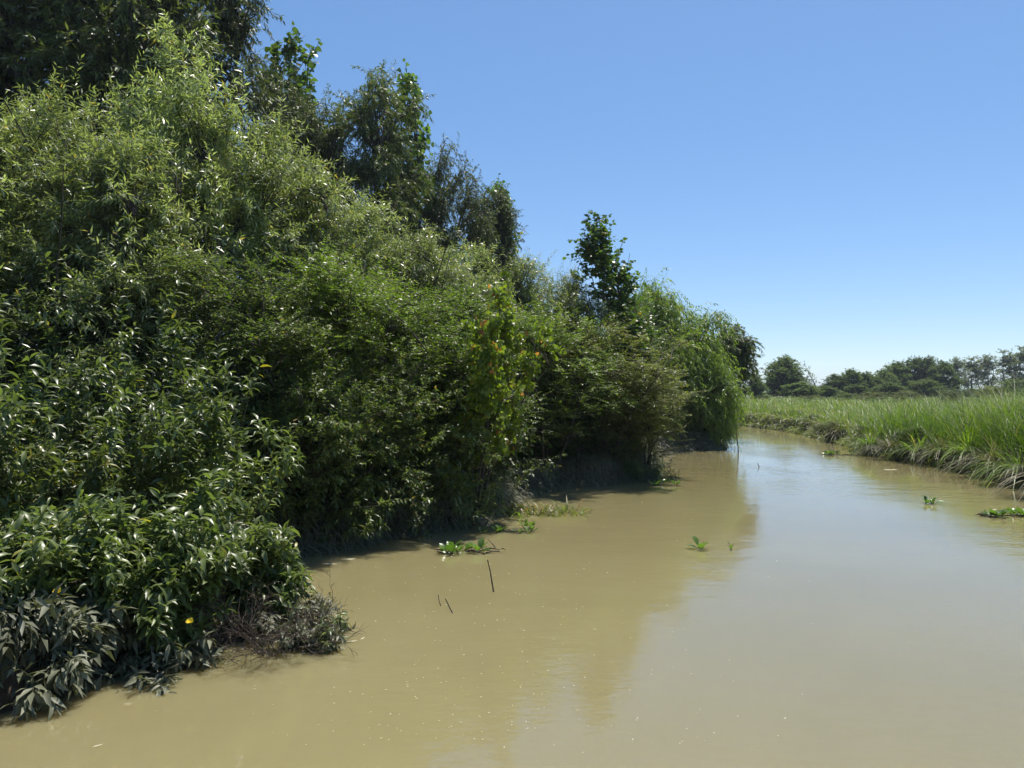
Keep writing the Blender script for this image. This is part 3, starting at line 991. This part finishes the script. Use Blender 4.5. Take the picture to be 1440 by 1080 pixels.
# silted weeds hanging down the edge of the far bank
def fringe(name, label, poly, i0, i1, n, mat, ln, inset=(-.05, .55), down=(-.55, .25), wscale=1.0, mess=.6):
    pos, tow = along(poly, i0, i1, n)
    ins = rng.uniform(*inset, n)
    p = pos - tow * ins[:, None]
    z = np.maximum(height(p[:, 0], p[:, 1]), .02) + rng.uniform(-.02, .12, n)
    dirv = np.stack([tow[:, 0], tow[:, 1], rng.uniform(*down, n)], -1) + rng.normal(0, mess, (n, 3)) * np.array([1, 1, .6])
    lump = .5 + .5 * np.sin(p[:, 0] * 2.1 + p[:, 1] * 3.3) * np.sin(p[:, 1] * 1.7 - p[:, 0] * 2.9)
    L = rng.uniform(*ln, n) * (.55 + .75 * lump)
    W = np.maximum(.012, p[:, 1] * .0007) * rng.uniform(.7, 1.4, n) * wscale
    t = np.clip(.25 + .4 * lump + rng.normal(0, .15, n), 0, 1)
    me = blades(name, np.stack([p[:, 0], p[:, 1], z], -1), dirv, np.tile(-ZH, (n, 1)) + rng.normal(0, .25, (n, 3)), L, W, t, mat, BLADE3, rng.uniform(.2, .8, n))
    o = link(name, me, kind='stuff')
    o['label'] = label
    o['category'] = 'weeds'
    return o


fringe('bank_weeds', 'dry grey weeds hanging down the edge of the grassy far bank', RIGHT, 2, 12, 5500, 'greyweed', (.18, .45), mess=1.1)
fringe('green_weeds', 'green weeds on the slope of the grassy far bank', RIGHT, 2, 12, 19000, 'olive', (.18, .5), (-.1, 1.0), (-.3, 1.0), 1.5, 1.0)
fringe('dry_grass', 'straw coloured dry grass along the edge of the grassy far bank', RIGHT, 2, 12, 3500, 'drygrass', (.25, .6), (.2, 1.0), (-.1, .9), mess=.9)
fringe('hanging_weeds', 'grey silted weeds hanging from the shaded near bank', LEFT, 6, 21, 20000, 'greyweed', (.18, .50), (-.15, .55), (-.7, .25))
fringe('undergrowth', 'dark green weeds growing under the shrubs of the near bank', LEFT, 6, 21, 12000, 'thicket', (.15, .4), (.15, 1.8), (-.2, 1.2), 1.0)

# tussocks that lean over the far bank
G_TUS = 'grass tussocks leaning over the far bank'
def tussock(label, px, py, n, ln, seed, npart=0, dry=False):
    x, y = on_water(px, py)
    rg = np.random.default_rng(seed)
    x += .45
    z = max(gz(x, y), .25)
    az = rg.uniform(0, 2 * math.pi, n)
    tw = np.array([-.9, -.35])
    le = rg.uniform(.25, 1.2, n)
    D = np.stack([np.cos(az) * le + tw[0] * .5, np.sin(az) * le + tw[1] * .5, rg.uniform(.5, 1.2, n)], -1)
    N_ = np.stack([D[:, 0], D[:, 1], -.4 + 0 * az], -1)
    P = np.stack([np.cos(az) * .14, np.sin(az) * .14, 0 * az], -1) * rg.uniform(0, 1, n)[:, None]
    L = rg.uniform(*ln, n)
    W = rg.uniform(.016, .03, n)
    arr = dict(P=P, D=D, N=N_, L=L, W=W)
    o = link('grass_tussock', None, loc=(x, y, z))
    tag(o, label, 'tussock', G_TUS)
    k = slice(npart, n)
    link('foliage', blades('foliage', P[k], D[k], N_[k], L[k], W[k], rg.uniform(.1, .95, n - npart), 'drygrass' if dry else 'grass', BLADE6, rg.uniform(.3, .9, n - npart)), o)['kind'] = 'stuff'
    if npart:
        leaf_objects(o, arr, np.arange(npart), 'blade' if dry else 'gblade', rg, 'blade')
for a_ in [
    (1448, 700, 150, (.7, 1.25), 201, 26, True, 'long dry tussock arching over the water at the right edge'),
    (1400, 682, 150, (.7, 1.2), 202, 20, False, 'big green tussock next to the arching dry one at the right'),
    (1365, 672, 130, (.6, 1.1), 203, 16, True, 'dry tussock drooping over the dark hollow in the far bank'),
    (1330, 662, 130, (.6, 1.1), 204, 12, False, 'green tussock above the dark hollow in the far bank'),
    (1295, 655, 120, (.6, 1.0), 205, 0, True, 'dry tussock left of the dark hollow in the far bank'),
    (1262, 650, 120, (.5, 1.0), 206, 0, False, 'green tussock near the middle of the far bank'),
    (1228, 646, 110, (.5, .9), 207, 0, True, 'straw coloured tussock where the far bank juts out'),
    (1198, 640, 110, (.5, .9), 208, 0, False, 'small tussock on the jutting tip of the far bank'),
    (1160, 622, 110, (.5, .9), 209, 0, True, 'faded tussock beyond the jutting tip of the far bank')]:
    tussock(a_[7], *a_[:6], dry=a_[6])

# low bushy weeds on the far bank
G_WEED = 'low weed bushes on the far bank'
for (p, px, top, d, w, rot, lab) in [
    (2, 1062, 574, 46, 40, .3, 'olive weed bush on the far bank just right of the weeping willow'),
    (0, 1092, 572, 43, 36, 1.7, 'green weed bush on the far bank below the broad dark far tree'),
    (2, 1118, 576, 38, 44, 2.9, 'olive weed bush on the far bank below the leafless far tree'),
    (1, 1146, 582, 33, 40, 4.1, 'green weed bush where the far bank starts to bend'),
    (2, 1172, 592, 28, 46, 5.0, 'olive weed bush above the floating weed strand'),
    (2, 1222, 598, 24, 46, .9, 'olive weed bush among the tussocks where the bank juts out'),
    (2, 1140, 556, 62, 40, 1.3, 'low weed bush in the grass below the thin leaning snag'),
    (0, 1192, 553, 66, 36, 2.6, 'low weed bush in the grass before the left end of the grove'),
    (2, 1226, 551, 58, 44, 3.9, 'olive weed bush in the grass before the middle of the grove'),
    (2, 1275, 549, 52, 40, 5.8, 'olive weed bush in the grass below the tall grove trees'),
    (1, 1335, 546, 46, 42, .5, 'green weed bush in the grass below the thin pale poplars'),
    (2, 1395, 541, 38, 46, 2.0, 'olive weed bush standing above the grass near the right edge'),
    (0, 1290, 600, 20.6, 50, 2.2, 'green weed bush hiding part of the far bank edge')]:
    place(FEATHER[p] if p != 1 else THICKET[1], 'weed_bush', lab, 'bush', G_WEED, px, top, d, w, rot)

# reed grass tuft standing in the water below the yellowing poplar
x, y = on_water(745, 722)
rg = np.random.default_rng(77)
n = 260
gp = np.stack([rg.uniform(-.45, .75, n), rg.uniform(-.25, .5, n), np.full(n, -.08)], -1)
az = rg.uniform(0, 6.28, n)
Dv = np.stack([np.cos(az) * .6 + .35, np.sin(az) * .6 - .1, rg.uniform(.4, 1.1, n)], -1)
tuft = link('reed_tuft', None, loc=(x, y, 0))
tag(tuft, 'pale green reed tuft growing out over the water below the yellowing poplar', 'reeds')
arr = dict(P=gp, D=Dv, N=np.stack([Dv[:, 0], Dv[:, 1], 0 * az], -1), L=rg.uniform(.25, .55, n), W=rg.uniform(.018, .03, n))
link('foliage', blades('foliage', gp[40:], Dv[40:], arr['N'][40:], arr['L'][40:], arr['W'][40:], rg.uniform(.1, 1, n - 40), 'olive', BLADE4, rg.uniform(.2, .7, n - 40)), tuft)['kind'] = 'stuff'
leaf_objects(tuft, arr, np.arange(40), 'gblade', rg, 'blade')

# ------------------------------------------------------------------ far trees beyond the grass
def far_tree(seed, mat, h=8.0, R=3.0, n=210, leafs=(.17, .30), prof=ROUND, z0=.22, trunks=2, nl=13, size=.42, wood='bark', per=11, tw=8):
    return proto(seed, [
        dict(n=trunks, ang=(2, 12), len=(h * .6, h * .8), seg=6, trop=(0, 0, .2), wander=.2, r=(.16, .2), sides=5, foot=.25),
        dict(lobes=lobes(seed, h, R, nl, prof, z0, size, 1.0), n=n, seg=4, r=(.04, .3), sides=3, wander=.08),
        dict(n=tw, t=(.3, 1), ang=(25, 75), len=(.4, 1.0), seg=2, wander=.4, r=(.012, .5), sides=3)],
        dict(tpl=RHOMB, per=per, ang=(30, 75), droop=.2, len=leafs, asp=(.5, .7), mess=1.0, up=.4), mat, wood)


FAR = [far_tree(301, 'far', nl=16, size=.36), far_tree(302, 'far', z0=.08, nl=18, size=.36), far_tree(303, 'far', prof=CONE, z0=.08, nl=20, size=.33, R=2.6)]
FARP = [far_tree(311, 'farpale', h=9, R=2.2, n=55, leafs=(.17, .28), z0=.3, trunks=3, wood='palebark', per=9), far_tree(312, 'farpale', h=9, R=2.0, n=48, leafs=(.17, .28), z0=.35, trunks=2, wood='palebark', per=9)]
BARE = proto(321, [
    dict(n=3, ang=(5, 25), len=(4.5, 6.5), seg=6, trop=(0, 0, .2), wander=.3, r=(.12, .2), sides=5, foot=.2),
    dict(n=9, t=(.25, 1), ang=(25, 55), len=(1, 2.4), seg=4, trop=(0, 0, .4), wander=.4, r=(.05, .3), sides=3),
    dict(n=6, t=(.2, 1), ang=(25, 60), len=(.4, 1.1), seg=3, wander=.4, r=(.022, .4), sides=3)],
    dict(tpl=RHOMB, per=1, ang=(30, 70), len=(.12, .2), asp=(.4, .6)), 'farpale', 'palebark')
SNAG = proto(322, [
    dict(n=1, ang=(10, 14), len=(6, 6.2), seg=7, wander=.35, r=(.13, .25), sides=5, foot=.0),
    dict(n=9, t=(.45, 1), ang=(25, 60), len=(.7, 1.6), seg=4, trop=(0, 0, .3), wander=.4, r=(.04, .3), sides=3),
    dict(n=4, t=(.3, 1), ang=(25, 60), len=(.3, .7), seg=3, wander=.4, r=(.018, .4), sides=3)],
    dict(tpl=RHOMB, per=3, ang=(30, 70), len=(.2, .32), asp=(.45, .6)), 'farpale', 'palebark')
G_FAR = 'trees beyond the grass field'
for (p, px, top, d, w, rot, lab) in [
    (FAR[0], 1053, 523, 80, 40, .3, 'small round dark tree alone just right of the river bend'),
    (FAR[0], 1102, 503, 88, 60, 2.2, 'largest dark far tree with a broad crown'),
    (BARE, 1130, 508, 90, 38, 1.0, 'pale leafless far tree beside the broad dark crown'),
    (SNAG, 1150, 512, 92, None, .6, 'thin leaning far snag with a few leaves'),
    (FAR[1], 1176, 527, 98, 34, .7, 'small dark far tree at the left end of the far grove'),
    (FAR[2], 1196, 520, 99, 34, 3.1, 'far tree second from the left end of the far grove'),
    (FAR[1], 1219, 524, 100, 36, 1.9, 'far tree third from the left end of the far grove'),
    (FAR[0], 1243, 520, 104, 38, 4.6, 'dark far tree left of the high middle of the grove'),
    (FAR[2], 1262, 510, 112, 40, .2, 'tall far tree in the left half of the high grove'),
    (FAR[0], 1284, 504, 113, 42, 3.4, 'tall far tree just left of the middle of the high grove'),
    (FAR[1], 1306, 503, 112, 42, 2.0, 'tallest far tree in the middle of the high grove'),
    (FAR[2], 1326, 510, 108, 38, 5.1, 'far tree at the right end of the high grove'),
    (FAR[0], 1250, 538, 92, 40, 1.2, 'low far bush in front of the high grove'),
    (FAR[1], 1300, 534, 94, 46, 4.0, 'brownish far bush in front of the tallest grove tree'),
    (FAR[2], 1202, 541, 93, 36, 2.6, 'low far bush in front of the left end of the grove'),
    (FARP[0], 1346, 503, 120, 30, .4, 'thin pale far poplar next to the high grove'),
    (FARP[1], 1367, 502, 122, 34, 2.4, 'thin pale far poplar in the middle of three'),
    (FARP[0], 1388, 499, 122, 34, 3.9, 'thin pale far poplar, tallest of three'),
    (FARP[1], 1420, 492, 116, 34, 1.0, 'pale far poplar just inside the right edge'),
    (FARP[0], 1446, 487, 114, 40, 5.0, 'pale far poplar cut by the right edge'),
    (FAR[2], 1425, 534, 108, 50, 2.8, 'dark far bush at the foot of the right edge poplars'),
    (FAR[1], 1370, 547, 112, 44, .9, 'low dark bush at the foot of the three thin poplars'),
    (FAR[1], 1125, 538, 84, 46, 3.3, 'low green bush below the leafless far tree'),
    (FAR[2], 1158, 543, 90, 46, 5.5, 'low bush below the thin leaning snag'),
    (FAR[1], 1071, 556, 72, 22, 1.1, 'tiny pale bush at the foot of the small round tree')]:
    place(p, 'far_tree', lab, 'tree', G_FAR, px, top, d, w, rot)

# woods on the horizon
n = 18000
rg = np.random.default_rng(9)
th = rg.uniform(math.radians(-80), math.radians(80), n)
rr = rg.uniform(560, 700, n)
prof_h = 6.5 + 2.2 * np.sin(th * 23) * np.sin(th * 57 + 1) + 1.3 * np.sin(th * 171)
zz = .3 + .55 * prof_h * rg.uniform(0, 1, n) ** .7
Pw = np.stack([np.sin(th) * rr, np.cos(th) * rr, zz], -1)
wv = blades('far_woods', Pw, norm(rg.normal(0, 1, (n, 3))), norm(rg.normal(0, 1, (n, 3))), rg.uniform(1.2, 2.4, n), rg.uniform(.8, 1.6, n), rg.uniform(.1, .8, n), 'far', RHOMB)
o = link('far_woods', wv, kind='stuff')
o['label'] = 'low dark woods along the horizon'
o['category'] = 'woods'

# ------------------------------------------------------------------ things in the water
def stick(label, base, tip, r, depth=.25):
    """base and tip as photo pixels, the base at the water line"""
    x, y = on_water(*base)
    tx, tz = wx_of(tip[0], y), wz_of(tip[1], y)
    dirv = np.array([tx - x, .02, tz])
    st = np.array([[0, 0, 0]]) - dirv[None] * (depth / max(tz, .05)) * .4
    P = curves(st, dirv[None], np.array([np.linalg.norm(dirv) * (1 + depth / max(tz, .05) * .4)]), 6, (0, 0, 0), .22, np.random.default_rng(int(base[0])))
    V, F = tubes(P, np.array([r]), np.array([r * .7]), 6)
    o = link('stick', make_mesh('stick', V, F, smooth=True, mats=M['twig']), loc=(x, y, 0))
    tag(o, label, 'stick', 'sticks poking out of the water')
stick('longest dark stick leaning out of the water below the floating plants', (694, 832), (684, 788), .0075)
stick('short crooked stick in the water, right one of a pair', (639, 862), (632, 840), .006)
stick('thin short stick in the water, left one of a pair', (620, 852), (612, 838), .004)
stick('thin pale stake in the water at the foot of the low weeping willow', (1038, 638), (1037, 598), .016)
stick('tiny dark stub in the open water below the river bend', (1067, 657), (1066, 651), .012)


def floater(name, label, px, py, seed, nros, spread, nl=8, size=(.07, .11), debris=True, stretch=(1, .5), tall=.6):
    x, y = on_water(px, py)
    rg = np.random.default_rng(seed)
    o = link(name, None, loc=(x, y, 0))
    tag(o, label, 'water plant', 'floating water plants')
    Ps, Ds, Ns, Ls, Ws, stalks = [], [], [], [], [], []
    for r in range(nros):
        c = np.array([rg.uniform(-spread, spread) * stretch[0], rg.uniform(-spread, spread) * stretch[1], .0])
        for k in range(nl):
            a = k * 2.4 + rg.uniform(-.4, .4)
            up = rg.uniform(.15, tall * 2)
            dv = norm(np.array([math.cos(a), math.sin(a), up]))
            pl = rg.uniform(.02, .07)
            Ps.append(c + dv * pl)
            stalks.append(np.stack([c, c + dv * pl * .6 - ZH * .003, c + dv * pl * 1.05]))
            Ds.append(dv + np.array([0, 0, .15]))
            Ns.append(np.array([-math.cos(a) * up, -math.sin(a) * up, 1.0]) + rg.normal(0, .2, 3))
            Ls.append(rg.uniform(*size))
            Ws.append(Ls[-1] * rg.uniform(.62, .85))
    arr = dict(P=np.array(Ps), D=np.array(Ds), N=np.array(Ns), L=np.array(Ls), W=np.array(Ws))
    leaf_objects(o, arr, np.arange(len(Ps)), 'spoon', rg)
    V, F = tubes(np.array(stalks), np.full(len(stalks), .005), np.full(len(stalks), .003), 4)
    for i_ in range(len(stalks)):
        V, F = tubes(np.array(stalks[i_:i_ + 1]), np.array([.005]), np.array([.003]), 4)
        link('stalk', make_mesh('stalk', V, F, smooth=True, mats=M['greentwig']), o)
    if debris:
        n = 26
        st = np.stack([rg.uniform(-spread * 1.3, spread * 1.3, n) * stretch[0], rg.uniform(-spread, spread, n) * stretch[1], rg.uniform(.005, .03, n)], -1)
        a = rg.uniform(0, 6.28, n)
        P = curves(st, np.stack([np.cos(a), np.sin(a), rg.uniform(-.1, .2, n)], -1), rg.uniform(.08, .22, n), 4, (0, 0, -.1), .2, rg)
        for i_ in range(n):
            V, F = tubes(P[i_:i_ + 1], np.array([.008]), np.array([.003]), 4)
            link('dead_stalk', make_mesh('dead_stalk', V, F, smooth=True, mats=M['twig']), o)
    return o


floater('water_hyacinth', 'floating clump of round green leaves and dead stalks behind the long stick', 660, 776, 401, 6, .28, 6, (.07, .12))
floater('floating_strand', 'low floating strand of small dark leaves near the reed tuft', 700, 749, 402, 8, .42, 5, (.04, .07), False, (1, .25))
floater('floating_strand', 'small upright green sprig floating at the end of the dark strand', 745, 744, 403, 2, .1, 6, (.05, .08), False, (1, .5), 1.2)
floater('water_hyacinth', 'single drifting plant with bright leaves in the open water', 985, 772, 404, 1, .02, 5, (.09, .14), False)
floater('floating_strand', 'tiny dark sprout just right of the single drifting plant', 1024, 773, 405, 1, .03, 3, (.03, .06), False, (1, 1), 1.5)
floater('water_hyacinth', 'clump of round leaves in the water below the brownish shrub', 937, 682, 406, 4, .28, 6, (.07, .12), False)
floater('water_hyacinth', 'yellow green floating leaves cut by the right edge', 1420, 726, 407, 6, .35, 6, (.08, .13), True, (1, .4))
floater('floating_strand', 'sparse sprouts in the water near the right bank', 1308, 708, 408, 3, .15, 4, (.06, .11), False, (1, .4), 1.8)
floater('floating_strand', 'floating weed strand off the jutting tip of the far bank', 1178, 640, 409, 8, .5, 5, (.06, .11), True, (1, .3), 1.2)

# yellow flowers
def flower(label, px, py, d):
    x, z = wx_of(px, d), wz_of(py, d)
    o = link('flower', None, loc=(x, d, z))
    tag(o, label, 'flower', 'yellow flowers on the near bushes')
    k = 5
    a = np.arange(k) * 2 * math.pi / k
    D = np.stack([np.cos(a), np.sin(a) * .6 - .3, .45 + .3 * np.sin(a)], -1)
    leaf_objects(o, dict(P=np.zeros((k, 3)), D=D, N=np.tile(np.array([.1, -.8, .6]), (k, 1)), L=np.full(k, .028), W=np.full(k, .024)), np.arange(k), 'petal', np.random.default_rng(2), 'petal')
    V, F = tubes(np.array([[(0, 0, 0), (.0, .03, -.04), (.01, .12, -.14)]]), np.array([.003]), np.array([.003]), 4)
    link('stalk', make_mesh('stalk', V, F, mats=M['greentwig']), o)
flower('larger yellow flower on the low bush at the left edge', 82, 832, 4.75)
flower('small yellow flower above the dead brown twigs', 268, 874, 5.1)

# drifting leaves big enough to pick out
G_DRIFT = 'pale leaves drifting on the water'
for (px, py, l, a, lab) in [
    (487, 903, .085, .4, 'pale drifting leaf just off the tip of the leafy point'),
    (508, 899, .05, 1.2, 'smaller pale drifting leaf beyond the one off the point'),
    (480, 787, .16, .1, 'pale drifting leaf in the shaded corner, farther one'),
    (452, 793, .18, -.2, 'pale drifting leaf in the shaded corner, nearer one'),
    (132, 1050, .05, .7, 'pale drifting leaf alone near the bottom of the picture'),
    (1242, 661, .35, .1, 'pale drifting leaf near the grassy far bank')]:
    x, y = on_water(px, py)
    tl_ = LANCE
    V, F, k = stamp(tl_, np.array([[0, 0, .004]]), np.array([[math.cos(a), math.sin(a), .0]]), np.array([[0, 0, 1.0]]), np.array([l]), np.array([l * .32]))
    V[:, 2] = .004 + np.abs(V[:, 2] - .004) * .25
    tag(link('drifting_leaf', make_mesh('drifting_leaf', V, F, tint=np.full(len(V), .5), mats=M['litter']), loc=(x, y, 0)), lab, 'leaf', G_DRIFT)

# specks of petals and seed fluff on the water
n = 380
rg = np.random.default_rng(14)
pxs = np.concatenate([rg.normal(600, 130, n // 2), rg.normal(760, 160, n // 2)])
pys = np.concatenate([rg.uniform(760, 1050, n // 2), rg.uniform(690, 1060, n // 2)])
xy = np.array([on_water(a, b) for a, b in zip(pxs, pys)])
okw = river_dist(xy[:, 0], xy[:, 1]) < -.15
xy = xy[okw]
n = len(xy)
a = rg.uniform(0, 6.28, n)
L = rg.uniform(.008, .026, n) * np.interp(xy[:, 1], [4, 15], [.8, 1.6])
V, F, k = stamp(RHOMB, np.stack([xy[:, 0], xy[:, 1], np.full(n, .005)], -1), np.stack([np.cos(a), np.sin(a), 0 * a], -1), np.tile(ZH, (n, 1)), L, L * rg.uniform(.2, .5, n), np.full(n, .1))
V[:, 2] = np.maximum(V[:, 2], .003)
o = link('floating_litter', make_mesh('floating_litter', V, F, tint=np.repeat(rg.uniform(.1, 1, n), k), mats=M['litter']), kind='stuff')
o['label'] = 'scattered pale petals and seed fluff floating on the brown water'
o['category'] = 'litter'

# ------------------------------------------------------------------ the air between
HV = [(x, y, z) for z in (-3.2, 17.5) for y in (-420, 3520) for x in (-3020, 3020)]
HF = [(2, 3, 1, 0), (5, 7, 6, 4), (1, 5, 4, 0), (6, 7, 3, 2), (4, 6, 2, 0), (3, 7, 5, 1)]    # faces look outwards
hm, nt, out = new_mat('haze_air')
pv = nt.nodes.new('ShaderNodeVolumePrincipled')
pv.inputs['Color'].default_value = (.80, .88, 1.0, 1)
pv.inputs['Density'].default_value = .00035
pv.inputs['Anisotropy'].default_value = .3
nt.links.new(pv.outputs['Volume'], out.inputs['Volume'])
o = link('haze', make_mesh('haze', HV, HF, mats=hm), kind='stuff')
o['label'] = 'faint blue haze over the far trees'
o['category'] = 'haze'
